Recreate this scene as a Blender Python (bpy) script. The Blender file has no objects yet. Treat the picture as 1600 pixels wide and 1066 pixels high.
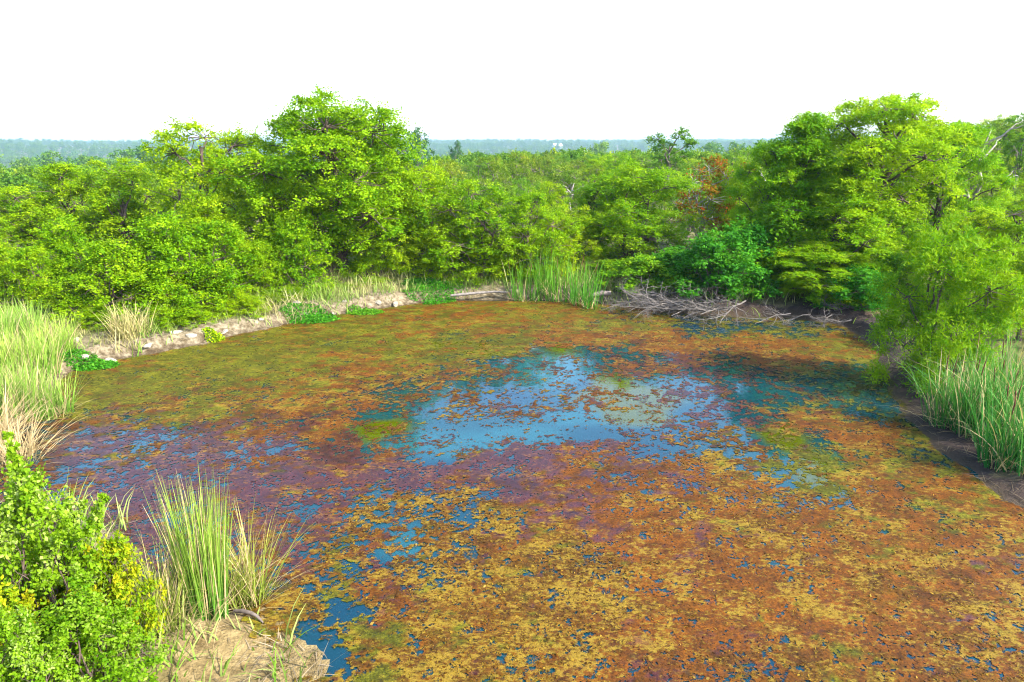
import bpy, math, random
import numpy as np

# ------------------------------------------------------------------ camera, sky, sun, exposure
SC = bpy.context.scene
COL = SC.collection
CAM_H, PITCH, FPX = 7.0, math.radians(15.8), 1100.0
cd = bpy.data.cameras.new('camera'); cam = bpy.data.objects.new('camera', cd); COL.objects.link(cam)
cam.location = (0, 0, CAM_H); cam.rotation_euler = (math.radians(90) - PITCH, 0, 0)
cd.sensor_width = 36.0; cd.lens = 36.0 * FPX / 1600.0; cd.clip_start = 0.1; cd.clip_end = 30000
SC.camera = cam

SUN_EL, SUN_AZ = math.radians(38), math.radians(-29)      # azimuth measured from +x (right of the pond), a little behind the camera
sdir = np.array([math.cos(SUN_EL)*math.cos(SUN_AZ), math.cos(SUN_EL)*math.sin(SUN_AZ), math.sin(SUN_EL)])
W = bpy.data.worlds.new('World'); SC.world = W; W.use_nodes = True
wn = W.node_tree; wn.nodes.clear()
sky = wn.nodes.new('ShaderNodeTexSky'); sky.sky_type = 'NISHITA'; sky.sun_disc = False
sky.sun_elevation = SUN_EL; sky.sun_rotation = math.atan2(sdir[0], sdir[1])
sky.altitude = 200; sky.air_density = 1.0; sky.dust_density = 2.2; sky.ozone_density = 3.0
bg = wn.nodes.new('ShaderNodeBackground'); bg.inputs['Strength'].default_value = 0.15
wo = wn.nodes.new('ShaderNodeOutputWorld')
wn.links.new(sky.outputs[0], bg.inputs[0]); wn.links.new(bg.outputs[0], wo.inputs[0])
sl = bpy.data.lights.new('sun', 'SUN'); sl.energy = 2.75; sl.angle = math.radians(0.53); sl.color = (1.0, 0.95, 0.86)
so = bpy.data.objects.new('sun', sl); COL.objects.link(so); so.location = (60, -30, 60)
from mathutils import Vector
so.rotation_euler = Vector(sdir).to_track_quat('Z', 'Y').to_euler()
SC.view_settings.view_transform = 'Standard'; SC.view_settings.look = 'None'
SC.view_settings.exposure = 2.35; SC.view_settings.gamma = 1.0; SC.view_settings.use_curve_mapping = False
SC.render.engine = 'CYCLES'
SC.cycles.max_bounces = 6; SC.cycles.diffuse_bounces = 4; SC.cycles.glossy_bounces = 3
SC.cycles.transmission_bounces = 4; SC.cycles.transparent_max_bounces = 8; SC.cycles.volume_bounces = 0
SC.cycles.use_denoising = True; SC.cycles.filter_width = 1.1
try: SC.cycles.denoiser = 'OPENIMAGEDENOISE'
except Exception: pass
SC.cycles.sample_clamp_indirect = 6.0

# ------------------------------------------------------------------ numpy helpers
cp, sp_ = math.cos(PITCH), math.sin(PITCH)
def ray(px, py):
    u, v = (px - 800.0) / FPX, (533.0 - py) / FPX
    return np.array([u, cp + v*sp_, -sp_ + v*cp])
def gp(px, py, z=0.0):                                     # where the sight line through a point of the photo meets height z
    d = ray(px, py); t = (z - CAM_H) / d[2]
    return np.array([d[0]*t, d[1]*t, z])

def smooth(a, b, x):
    t = np.clip((x - a) / (b - a), 0, 1); return t*t*(3 - 2*t)
def _hash(ix, iy, seed):
    h = (ix.astype(np.int64)*374761393 + iy.astype(np.int64)*668265263 + seed*1442695041) & 0xFFFFFFFF
    h = ((h ^ (h >> 13)) * 1274126177) & 0xFFFFFFFF
    return ((h ^ (h >> 16)) & 0xFFFF) / 65535.0
def vnoise(x, y, seed=0):
    x = np.asarray(x, float); y = np.asarray(y, float)
    ix, iy = np.floor(x), np.floor(y); fx, fy = x-ix, y-iy
    fx = fx*fx*(3-2*fx); fy = fy*fy*(3-2*fy)
    a, b = _hash(ix, iy, seed), _hash(ix+1, iy, seed); c, d = _hash(ix, iy+1, seed), _hash(ix+1, iy+1, seed)
    return (a*(1-fx)+b*fx)*(1-fy) + (c*(1-fx)+d*fx)*fy
def fbm(x, y, seed=0, octv=4, gain=0.55):
    s, a, t, f = 0, 1.0, 0, 1.0
    for o in range(octv):
        s = s + a*vnoise(x*f + 17.3*o, y*f - 9.1*o, seed+o*7); t += a; a *= gain; f *= 2.03
    return s/t
def norm(v):
    return v / np.maximum(np.linalg.norm(v, axis=-1, keepdims=True), 1e-9)

def mesh_quads(name, V, F, mat, col=None, fl=None, smooth_shade=False):
    me = bpy.data.meshes.new(name)
    V = np.ascontiguousarray(V, np.float32); F = np.ascontiguousarray(F, np.int32)
    k = F.shape[1]; n = len(F)
    me.vertices.add(len(V)); me.vertices.foreach_set('co', V.ravel())
    me.loops.add(n*k); me.loops.foreach_set('vertex_index', F.ravel())
    me.polygons.add(n); me.polygons.foreach_set('loop_start', np.arange(0, n*k, k, dtype=np.int32))
    me.update(calc_edges=True)
    if smooth_shade: me.polygons.foreach_set('use_smooth', np.ones(n, bool))
    if col is not None:
        c = np.ones((len(V), 4), np.float32); c[:, :3] = col
        me.attributes.new('col', 'FLOAT_COLOR', 'POINT').data.foreach_set('color', c.ravel())
    for nm, arr in (fl or {}).items():
        me.attributes.new(nm, 'FLOAT', 'POINT').data.foreach_set('value', np.ascontiguousarray(arr, np.float32))
    if mat: me.materials.append(mat)
    return me

class MB:                                                  # collects quads with a colour per vertex
    def __init__(s): s.V, s.F, s.C, s.n = [], [], [], 0
    def add(s, V, F, C):
        V = np.asarray(V, float); C = np.asarray(C, float)
        if C.ndim == 1: C = np.tile(C, (len(V), 1))
        s.V.append(V); s.F.append(np.asarray(F) + s.n); s.C.append(C); s.n += len(V)
    def tube(s, P, R, col, k=5):
        P = np.asarray(P, float); n = len(P); R = np.broadcast_to(np.asarray(R, float), (n,))
        T = norm(np.gradient(P, axis=0)); ref = np.array([0.31, 0.93, 0.2]) if abs(T[0][2]) > .5 else np.array([0, 0, 1.0])
        A = norm(np.cross(T, ref)); B = np.cross(T, A)
        an = np.linspace(0, 2*np.pi, k, endpoint=False)
        V = P[:, None] + R[:, None, None]*(np.cos(an)[None, :, None]*A[:, None] + np.sin(an)[None, :, None]*B[:, None])
        i, j = np.meshgrid(np.arange(n-1), np.arange(k), indexing='ij'); j2 = (j+1) % k
        F = np.stack([i*k+j, i*k+j2, (i+1)*k+j2, (i+1)*k+j], -1).reshape(-1, 4)
        s.add(V.reshape(-1, 3), F, col)
    def leaves(s, P, D, N, L, Wd, C, fold=0.12):
        D = norm(D); S = norm(np.cross(D, N)); N = np.cross(S, D)
        L = np.asarray(L)[:, None]; Wd = np.asarray(Wd)[:, None]
        v = np.stack([P, P + D*L*.45 + S*Wd*.5 + N*Wd*fold, P + D*L, P + D*L*.45 - S*Wd*.5 + N*Wd*fold], 1).reshape(-1, 3)
        f = np.arange(len(P)*4).reshape(-1, 4)
        s.add(v, f, np.repeat(C, 4, axis=0))
    def blades(s, P, D, L, Wd, bend, C0, C1, seg=4, rng=None):  # tall grass blades that arch over
        n = len(P); t = np.linspace(0, 1, seg+1)
        hz = D.copy(); hz[:, 2] = 0; hz = norm(hz + 1e-6)
        S = norm(np.cross(hz, np.array([0, 0, 1.0])) + 0.6*rng.normal(size=(n, 3))*np.array([1, 1, 0]))
        ctr = P[:, None] + D[:, None]*L[:, None, None]*t[None, :, None] + hz[:, None]*(bend*L)[:, None, None]*(t**2)[None, :, None]
        ctr[:, :, 2] -= (bend*L)[:, None]*0.55*(t**3)[None]
        w = Wd[:, None]*(1-t[None]**2.2*.93)
        v = np.stack([ctr - S[:, None]*w[..., None]*.5, ctr + S[:, None]*w[..., None]*.5], 2)
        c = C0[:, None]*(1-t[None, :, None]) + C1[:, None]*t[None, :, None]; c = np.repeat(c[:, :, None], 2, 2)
        b = (np.arange(n)*(2*(seg+1)))[:, None] + (np.arange(seg)*2)[None]
        f = np.stack([b, b+1, b+3, b+2], -1).reshape(-1, 4)
        s.add(v.reshape(-1, 3), f, c.reshape(-1, 3))
    def mesh(s, name, mat, smooth_shade=False):
        return mesh_quads(name, np.concatenate(s.V), np.concatenate(s.F), mat, np.concatenate(s.C), smooth_shade=smooth_shade)

# ------------------------------------------------------------------ objects and labels
def obj(name, me, parent=None):
    o = bpy.data.objects.new(name, me); COL.objects.link(o)
    if parent: o.parent = parent
    return o
def tag(o, label=None, cat=None, group=None, kind=None):
    if label: o['label'] = label
    if cat: o['category'] = cat
    if group: o['group'] = group
    if kind: o['kind'] = kind
    return o

# ------------------------------------------------------------------ materials
def mat(name):
    m = bpy.data.materials.new(name); m.use_nodes = True; nt = m.node_tree; nt.nodes.clear()
    out = nt.nodes.new('ShaderNodeOutputMaterial'); return m, nt, out
def N(nt, t, **kw):
    n = nt.nodes.new(t)
    for k, v in kw.items():
        if k.startswith('i_'): n.inputs[k[2:].replace('_', ' ')].default_value = v
        else: setattr(n, k, v)
    return n
def noise(nt, scale, detail=4, rough=.55, vec=None):
    n = N(nt, 'ShaderNodeTexNoise'); n.inputs['Scale'].default_value = scale; n.inputs['Detail'].default_value = detail
    n.inputs['Roughness'].default_value = rough
    if vec: nt.links.new(vec, n.inputs['Vector'])
    return n
def pos(nt): return N(nt, 'ShaderNodeNewGeometry').outputs['Position']
def maprange(nt, src, a, b, c=0., d=1.):
    n = N(nt, 'ShaderNodeMapRange'); n.inputs[1].default_value = a; n.inputs[2].default_value = b
    n.inputs[3].default_value = c; n.inputs[4].default_value = d; nt.links.new(src, n.inputs[0]); return n.outputs[0]
def mixc(nt, fac, a, b, mode='MIX'):
    n = N(nt, 'ShaderNodeMix', data_type='RGBA', blend_type=mode)
    for i, s in ((0, fac), (6, a), (7, b)):
        if hasattr(s, 'links'): nt.links.new(s, n.inputs[i])
        else: n.inputs[i].default_value = s if i == 0 else (*s, 1)
    return n.outputs[2]
def attr(nt, name): return N(nt, 'ShaderNodeAttribute', attribute_name=name)

def leaf_material(name='leaf', transl=.45, rough=.6, spec=.08):
    m, nt, out = mat(name); a = attr(nt, 'col'); oi = N(nt, 'ShaderNodeObjectInfo')
    hs = N(nt, 'ShaderNodeHueSaturation'); nt.links.new(a.outputs['Color'], hs.inputs['Color'])
    nt.links.new(maprange(nt, oi.outputs['Random'], 0, 1, .480, .508), hs.inputs['Hue'])
    nt.links.new(maprange(nt, oi.outputs['Random'], 0, 1, 1.1, .88), hs.inputs['Value'])
    p = N(nt, 'ShaderNodeBsdfPrincipled'); p.inputs['Roughness'].default_value = rough; p.inputs['Specular IOR Level'].default_value = spec
    t = N(nt, 'ShaderNodeBsdfTranslucent'); mx = N(nt, 'ShaderNodeMixShader'); mx.inputs[0].default_value = transl
    nt.links.new(hs.outputs[0], p.inputs['Base Color'])
    tc = mixc(nt, 1.0, hs.outputs[0], (1.08, 1.12, .5), 'MULTIPLY'); nt.links.new(tc, t.inputs['Color'])
    nt.links.new(p.outputs[0], mx.inputs[1]); nt.links.new(t.outputs[0], mx.inputs[2]); nt.links.new(mx.outputs[0], out.inputs[0])
    return m
LEAF = leaf_material()
BLADE = leaf_material('blade', .3, .55, .15)

def bark_material():
    m, nt, out = mat('bark'); a = attr(nt, 'col'); ps = N(nt, 'ShaderNodeTexCoord').outputs['Object']
    n = noise(nt, 9, 5, .6, ps)
    c = mixc(nt, maprange(nt, n.outputs[0], .3, .7), (.55, .52, .5), (1.25, 1.22, 1.2)); c2 = mixc(nt, 1.0, a.outputs['Color'], c, 'MULTIPLY')
    p = N(nt, 'ShaderNodeBsdfPrincipled'); p.inputs['Roughness'].default_value = .85; p.inputs['Specular IOR Level'].default_value = .2
    b = N(nt, 'ShaderNodeBump'); b.inputs['Strength'].default_value = .5; b.inputs['Distance'].default_value = .03
    nt.links.new(n.outputs[0], b.inputs['Height']); nt.links.new(b.outputs[0], p.inputs['Normal'])
    nt.links.new(c2, p.inputs['Base Color']); nt.links.new(p.outputs[0], out.inputs[0]); return m
BARK = bark_material()

# ------------------------------------------------------------------ pond outline and terrain
SHORE_PX = [(1600, 806), (1545, 770), (1490, 728), (1440, 690), (1405, 650), (1388, 612), (1372, 575), (1352, 540), (1325, 516), (1270, 502),
            (1190, 497), (1100, 494), (1030, 488), (960, 478), (920, 472), (880, 470), (800, 471), (720, 471), (660, 475), (600, 484),
            (540, 491), (480, 502), (420, 515), (370, 527), (320, 540), (260, 551), (200, 562), (140, 574), (108, 592), (98, 618),
            (70, 645), (40, 668), (10, 694)]
pts = [gp(*p)[:2] for p in SHORE_PX]
pts += [np.array(p) for p in ((-13.2, 14.6), (-12.8, 13.2), (-10.9, 12.6))]
pts += [gp(*p)[:2] for p in ((90, 790), (170, 815), (240, 868), (330, 935), (430, 962), (490, 1005), (530, 1066))]
pts += [np.array(p) for p in ((-1.2, 6.0), (0.2, 4.2), (3.0, 3.0), (7.0, 3.0), (10.5, 5.0), (12.2, 8.5))]
pts = np.array(pts)
def catmull(P, m=5):
    P0, P1, P2, P3 = np.roll(P, 1, 0), P, np.roll(P, -1, 0), np.roll(P, -2, 0); out = []
    for t in np.arange(m)/m:
        out.append(.5*((2*P1) + (-P0+P2)*t + (2*P0-5*P1+4*P2-P3)*t*t + (-P0+3*P1-3*P2+P3)*t**3))
    return np.stack(out, 1).reshape(-1, 2)
POLY = catmull(pts)
_w = np.stack([fbm(POLY[:, 0]*1.3, POLY[:, 1]*1.3, 5, 3), fbm(POLY[:, 0]*1.3, POLY[:, 1]*1.3, 9, 3)], 1) - .5
POLY = POLY + _w*.55
def sdist(x, y):                                           # signed distance to the shore, positive on land
    x = np.asarray(x, float).ravel(); y = np.asarray(y, float).ravel()
    A, B = POLY, np.roll(POLY, -1, 0); d2 = np.full(len(x), 1e18); ins = np.zeros(len(x), bool)
    for (ax, ay), (bx, by) in zip(A, B):
        ex, ey = bx-ax, by-ay; wx, wy = x-ax, y-ay
        t = np.clip((wx*ex+wy*ey)/(ex*ex+ey*ey+1e-12), 0, 1)
        d2 = np.minimum(d2, (wx-ex*t)**2 + (wy-ey*t)**2)
        if ay != by:
            c = ((ay > y) != (by > y)) & (x < ex*(y-ay)/(by-ay) + ax); ins ^= c
    d = np.sqrt(d2); return np.where(ins, -d, d)
def terrain_z(x, y, sd=None):
    x = np.asarray(x, float); y = np.asarray(y, float)
    if sd is None: sd = sdist(x, y).reshape(x.shape)
    r = np.hypot(x, y)
    right = smooth(4, 9, x)*smooth(26, 20, y)               # the low muddy bank on the right
    z = np.where(sd < 0, -0.75*smooth(0, 3, -sd), (0.42-.30*right)*smooth(.1, .55+.5*fbm(x*1.7, y*1.7, 44, 2), sd) + .55*smooth(.5, 6, sd))
    z = z + np.where(sd > 0, 1, .2)*((fbm(x*.9, y*.9, 3, 4)-.5)*.35 + (fbm(x*3.2, y*3.2, 8, 3)-.5)*.16)*smooth(-.1, 1.2, sd)
    z = z + (fbm(x*.05, y*.05, 21, 3)-.5)*1.6*smooth(4, 30, sd)
    az = np.arctan2(x, np.maximum(y, 1.0))
    z = z - (1.2+2.6*smooth(.05, -.3, az))*smooth(42, 110, r)*smooth(.42, .2, az)
    beach = np.exp(-((x+3.1)**2+(y-8.1)**2)/2.2); z = np.where(sd > 0, z*(1-.92*beach), z)
    z = z - 30*smooth(85, 950, r)*(1-.35*smooth(.2, .6, az)) + 27*smooth(1300, 2500, r) + 2.6*smooth(45, 95, r)*smooth(.3, .55, az)
    z = z + (fbm(x*.0016+3, y*.0016, 33, 4)-.5)*20*smooth(900, 2200, r) + (fbm(x*.006, y*.006, 35, 3)-.5)*9*smooth(1500, 2400, r)
    return z
def tz(x, y): return float(terrain_z(np.array([x]), np.array([y]))[0])

def axis(lo, hi, a, b, step, grow=1.16):
    v = list(np.arange(a, b+step*.5, step)); s = step; c = b
    while c < hi: s *= grow; c += s; v.append(min(c, hi))
    s = step; c = a
    while c > lo: s *= grow; c -= s; v.insert(0, max(c, lo))
    return np.array(v)
xs = axis(-4600, 4600, -22, 22, .14); ys = axis(-160, 5200, 3, 42, .14)
GX, GY = np.meshgrid(xs, ys); gsd = sdist(GX, GY).reshape(GX.shape); GZ = terrain_z(GX, GY, gsd)
nx, ny = len(xs), len(ys); idx = np.arange(nx*ny).reshape(ny, nx)
F = np.stack([idx[:-1, :-1], idx[:-1, 1:], idx[1:, 1:], idx[1:, :-1]], -1).reshape(-1, 4)
beachm = np.exp(-((GX+3.1)**2+(GY-8.1)**2)/2.4).ravel()
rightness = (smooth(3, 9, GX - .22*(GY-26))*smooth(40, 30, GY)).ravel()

def ground_material():
    m, nt, out = mat('ground_earth'); ps = pos(nt)
    sd = attr(nt, 'shore').outputs['Fac']; rt = attr(nt, 'dark').outputs['Fac']
    n1, n2, n3 = noise(nt, .7, 6, .6, ps), noise(nt, 4.5, 6, .65, ps), noise(nt, 22, 4, .6, ps)
    pale = mixc(nt, maprange(nt, n2.outputs[0], .35, .7), (.075, .055, .025), (.27, .22, .14))
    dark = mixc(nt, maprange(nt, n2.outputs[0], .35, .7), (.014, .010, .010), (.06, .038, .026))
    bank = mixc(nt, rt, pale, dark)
    wet = mixc(nt, maprange(nt, n3.outputs[0], .3, .7), (.03, .02, .010), (.07, .046, .02))
    e = N(nt, 'ShaderNodeMath', operation='ADD'); nt.links.new(sd, e.inputs[0])
    nt.links.new(maprange(nt, n2.outputs[0], .3, .7, -.2, .25), e.inputs[1])
    c1 = mixc(nt, maprange(nt, e.outputs[0], .08, .6), wet, bank)
    grass = mixc(nt, maprange(nt, n1.outputs[0], .35, .65), (.08, .09, .018), (.22, .19, .07))
    grass = mixc(nt, maprange(nt, n3.outputs[0], .4, .75), grass, (.05, .06, .015))
    e2 = N(nt, 'ShaderNodeMath', operation='ADD'); nt.links.new(sd, e2.inputs[0])
    nt.links.new(maprange(nt, n1.outputs[0], .3, .7, -.7, .9), e2.inputs[1])
    c2 = mixc(nt, maprange(nt, e2.outputs[0], 1.1, 2.2), c1, grass)
    c2 = mixc(nt, maprange(nt, attr(nt, 'beach').outputs['Fac'], .15, .5), c2, mixc(nt, maprange(nt, n2.outputs[0], .35, .65), (.09, .06, .02), (.25, .18, .075)))
    nf = noise(nt, .006, 6, .6, ps); far = mixc(nt, maprange(nt, nf.outputs[0], .42, .62), (.035, .055, .015), (.15, .13, .06))
    c3 = mixc(nt, maprange(nt, sd, 60, 160), c2, far)
    p = N(nt, 'ShaderNodeBsdfPrincipled'); p.inputs['Specular IOR Level'].default_value = .25
    nt.links.new(maprange(nt, sd, 0, .3, .6, .95), p.inputs['Roughness'])
    b = N(nt, 'ShaderNodeBump'); b.inputs['Strength'].default_value = .8; b.inputs['Distance'].default_value = .06
    ad = N(nt, 'ShaderNodeMath', operation='ADD'); nt.links.new(n2.outputs[0], ad.inputs[0]); nt.links.new(n3.outputs[0], ad.inputs[1])
    nt.links.new(ad.outputs[0], b.inputs['Height']); nt.links.new(b.outputs[0], p.inputs['Normal'])
    nt.links.new(c3, p.inputs['Base Color']); nt.links.new(p.outputs[0], out.inputs[0]); return m
me = mesh_quads('ground', np.stack([GX, GY, GZ], -1).reshape(-1, 3), F, ground_material(), fl={'shore': gsd.ravel(), 'dark': rightness, 'beach': beachm}, smooth_shade=True)
tag(obj('ground', me), 'pale clay banks and rough scrub ground around the pond', 'ground', kind='structure')

# ------------------------------------------------------------------ water
def water_material():
    m, nt, out = mat('pond_water'); ps = pos(nt)
    n1, n2 = noise(nt, .22, 3, .5, ps), noise(nt, 1.3, 4, .55, ps)
    c = mixc(nt, maprange(nt, n1.outputs[0], .38, .62), (.0015, .022, .035), (.004, .036, .040))
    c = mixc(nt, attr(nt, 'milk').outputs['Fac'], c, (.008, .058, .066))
    s = attr(nt, 'silt_and_reflection').outputs['Fac']
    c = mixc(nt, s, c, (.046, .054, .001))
    p = N(nt, 'ShaderNodeBsdfPrincipled'); p.inputs['Roughness'].default_value = .05; p.inputs['IOR'].default_value = 1.33
    p.inputs['Specular IOR Level'].default_value = .9; p.inputs['Specular Tint'].default_value = (.45, .78, 1, 1)
    w = noise(nt, 2.2, 3, .5, ps); b = N(nt, 'ShaderNodeBump'); b.inputs['Strength'].default_value = .06; b.inputs['Distance'].default_value = .05
    nt.links.new(w.outputs[0], b.inputs['Height']); nt.links.new(b.outputs[0], p.inputs['Normal'])
    nt.links.new(c, p.inputs['Base Color']); nt.links.new(p.outputs[0], out.inputs[0]); return m
wx = np.arange(-20, 20.01, .25); wy = np.arange(2, 36.01, .25)
WX, WY = np.meshgrid(wx, wy); wsd = sdist(WX, WY).reshape(WX.shape)
widx = np.arange(WX.size).reshape(WX.shape)
F = np.stack([widx[:-1, :-1], widx[:-1, 1:], widx[1:, 1:], widx[1:, :-1]], -1).reshape(-1, 4)
F = F[(wsd.ravel()[F].min(1) < .9)]
used = np.unique(F); remap = np.full(WX.size, -1); remap[used] = np.arange(len(used))
wv = np.stack([WX, WY, np.zeros_like(WX)], -1).reshape(-1, 3)[used]
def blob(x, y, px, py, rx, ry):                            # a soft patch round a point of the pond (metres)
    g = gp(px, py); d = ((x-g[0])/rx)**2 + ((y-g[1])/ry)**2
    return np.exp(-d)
silt_and_reflection = np.zeros(len(wv))
for (px, py, rx, ry) in ((600, 668, .9, .8), (985, 625, 1.5, 1.9), (1235, 690, .7, 1.3), (1275, 735, .5, .9), (720, 545, 3.5, .9), (470, 515, 3, .8)):  # first two paint olive treetop reflections into the water; the rest are silt
    silt_and_reflection = np.maximum(silt_and_reflection, blob(wv[:, 0], wv[:, 1], px, py, rx, ry))
silt_and_reflection = smooth(.3, .6, silt_and_reflection + (fbm(wv[:, 0]*1.1, wv[:, 1]*1.1, 77, 4)-.5)*1.1)
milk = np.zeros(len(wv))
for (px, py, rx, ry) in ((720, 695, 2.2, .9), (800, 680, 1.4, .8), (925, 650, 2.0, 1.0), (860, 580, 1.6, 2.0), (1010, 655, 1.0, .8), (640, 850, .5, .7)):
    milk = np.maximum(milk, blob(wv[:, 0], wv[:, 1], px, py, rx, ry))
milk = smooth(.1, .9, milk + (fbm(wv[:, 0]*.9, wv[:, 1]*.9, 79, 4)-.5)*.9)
me = mesh_quads('pond_water', wv, remap[F], water_material(), fl={'silt_and_reflection': silt_and_reflection, 'milk': milk}, smooth_shade=True)
tag(obj('pond_water', me), 'still blue green pond water with clear openings between the algae', 'water', kind='structure')

# ------------------------------------------------------------------ floating algae mat
# control points: photo x, y, cover 0..1, weights of (orange, red purple, yellow tan, olive)
CTRL = [(150, 610, .97, .25, .1, .1, .8), (260, 590, .97, .25, .05, .15, .9), (400, 560, .97, .3, 0, .2, .9), (560, 520, .98, .4, 0, .1, .8), (700, 500, .98, .7, 0, .1, .6),
        (850, 490, .98, .6, 0, .1, .7), (1000, 505, .8, .5, .05, .1, .7), (1120, 510, .42, .3, .1, 0, .9), (1230, 515, .45, .3, .1, 0, .8), (300, 640, .95, .2, .2, .35, .6), (450, 610, .95, .45, .1, .3, .6), (600, 570, .95, .6, .05, .2, .6),  # low cover on the shaded shore: bare dark water stands in for shadow
        (760, 540, .9, .4, .0, .2, .9), (900, 530, .85, .7, .1, .1, .4), (1050, 535, .93, .9, .1, .1, .3), (1200, 530, .97, .9, .05, .2, .4), (1320, 540, .97, .6, 0, .3, .7),
        (100, 700, .62, .1, .7, .1, .1), (200, 700, .68, .2, .7, .3, .1), (330, 705, .84, .4, .8, .3, 0), (420, 660, .9, .6, .4, .3, .2), (480, 665, .76, .6, .6, .1, 0),
        (520, 640, .93, .8, .3, .1, .1), (560, 690, .8, .6, .6, .1, 0), (250, 770, .88, .1, 1, .1, 0), (400, 760, .9, .3, .9, .1, 0), (500, 730, .86, .4, .9, .1, 0),
        (620, 730, .85, .3, .9, .1, 0), (700, 745, .9, .3, 1, .1, 0), (800, 725, .9, .4, .9, .1, 0), (640, 610, .6, .4, .2, .5, .3), (700, 640, .42, .5, .2, .3, .1),
        (780, 620, .42, .5, .2, .3, .1), (600, 665, .25, .5, .3, .1, .1), (650, 690, .2, .5, .4, 0, 0), (740, 688, .1, .5, .4, 0, 0), (820, 670, .35, .6, .4, .1, 0),
        (860, 590, .2, .6, .4, 0, 0), (880, 560, .3, .5, .4, 0, .1), (940, 560, .38, .5, .5, 0, 0), (900, 620, .45, .6, .3, .1, 0), (960, 620, .5, .7, .3, .1, 0),
        (920, 655, .1, .6, .4, 0, 0), (1000, 660, .25, .5, .5, 0, 0), (1040, 630, .45, .4, .7, 0, 0), (1020, 580, .75, .7, .4, 0, .1), (1080, 570, .6, .4, .7, 0, 0),
        (1100, 610, .5, .2, .9, 0, 0), (1130, 650, .6, .3, .8, .1, 0), (1160, 590, .4, .2, .9, 0, 0), (1200, 605, .26, .2, .6, 0, .4), (1240, 570, .8, .8, .2, .1, .3), (1300, 605, .3, .2, .2, 0, .8), (1350, 615, .3, .2, .2, 0, .8),  # algae thinned by the right bank to deepen the tree shadows
        (1080, 690, .45, .3, .4, .5, 0), (1170, 690, .5, .4, .3, .5, .1), (1235, 690, .45, .2, 0, .2, 1), (1270, 740, .6, .2, 0, .2, 1), (1300, 680, .97, 1, .1, .3, .2),
        (1380, 690, .97, .9, 0, .3, .4), (1440, 730, .95, .7, 0, .3, .8), (1350, 760, .98, .9, .1, .7, .3), (1500, 790, .97, .8, .1, .4, .5), (1580, 860, .96, .8, .1, .5, .3),
        (900, 720, .88, .6, .7, .2, 0), (980, 730, .84, .7, .5, .3, 0), (1100, 740, .93, .8, .3, .6, .1), (1200, 770, .96, .8, .1, .7, .3), (1060, 800, .88, .8, .3, .5, .1),
        (620, 800, .72, .2, .4, .9, .2), (680, 790, .82, .3, .2, 1, .2), (640, 850, .42, .3, .4, .6, .1), (560, 820, .8, .6, .8, .4, 0), (760, 810, .72, .2, .3, .9, .2),
        (860, 800, .93, .6, .7, .4, 0), (950, 820, .95, .8, .6, .4, 0), (480, 800, .82, .4, .9, .2, 0), (460, 870, .75, .5, .8, .3, 0), (520, 900, .72, .4, .3, .5, .5),
        (580, 940, .92, .8, .6, .4, .1), (700, 900, .93, .35, .15, 1, .1), (800, 880, .9, .2, .05, 1, .2), (900, 900, .93, .4, .1, 1, .1), (760, 980, .95, .2, .05, 1, .2),
        (880, 1000, .9, .2, .05, 1, .3), (640, 1010, .93, .5, .2, .8, .5), (580, 1040, .93, .4, .1, .6, .8), (480, 950, .9, .2, 0, .7, .9), (1000, 900, .95, .9, .3, .5, 0),
        (1080, 880, .96, 1, .4, .4, 0), (1180, 860, .96, .9, .2, .6, .1), (1050, 950, .94, .8, .3, .5, .1), (1150, 950, .96, 1, .5, .4, 0), (970, 1040, .97, 1, .5, .3, 0),
        (1080, 1040, .97, 1, .3, .5, .1), (1200, 1000, .95, .9, .2, .6, .1), (1300, 850, .95, .8, .05, .8, .3), (1320, 920, .94, .9, .2, .7, .2), (1300, 1020, .93, .7, .1, .7, .5),
        (1400, 860, .95, .8, .05, .8, .3), (1420, 950, .92, .9, .2, .8, .1), (1500, 920, .93, .9, .1, .8, .2), (1450, 1040, .93, .7, .1, .9, .2), (1560, 1000, .95, .7, .1, .9, .2),
        (1000, 1100, .95, .7, .2, .6, .2), (1400, 1150, .95, .7, .1, .8, .2), (700, 1150, .93, .5, .1, .8, .4), (525, 1020, .12, .2, 0, .7, .6), (505, 985, .4, .2, 0, .7, .8),
        (1390, 640, .55, .2, .1, 0, .9), (1370, 590, .6, .2, .2, 0, .8), (1450, 705, .8, .3, 0, .1, .9), (850, 850, .93, .4, .3, .7, .1), (1150, 800, .95, .7, .2, .7, .2)]
CTRL += [(600, 668, .35, .5, .2, 0, .5), (985, 640, .1, .6, .2, 0, .3), (985, 600, .3, .6, .2, 0, .3)]
CTRL = [(c[0], c[1], c[2]*.72, *c[3:]) if (580 < c[0] < 1060 and 555 < c[1] < 705 and c[2] < .5) else c for c in CTRL]
CXY = np.array([gp(c[0], c[1])[:2] for c in CTRL]); CV = np.array([c[2:] for c in CTRL])
CELL = .055
ax_ = np.arange(-17, 16.01, CELL); ay_ = np.arange(4.5, 31.5, CELL)
AX, AY = np.meshgrid(ax_, ay_); rs = np.random.RandomState(4)
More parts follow.
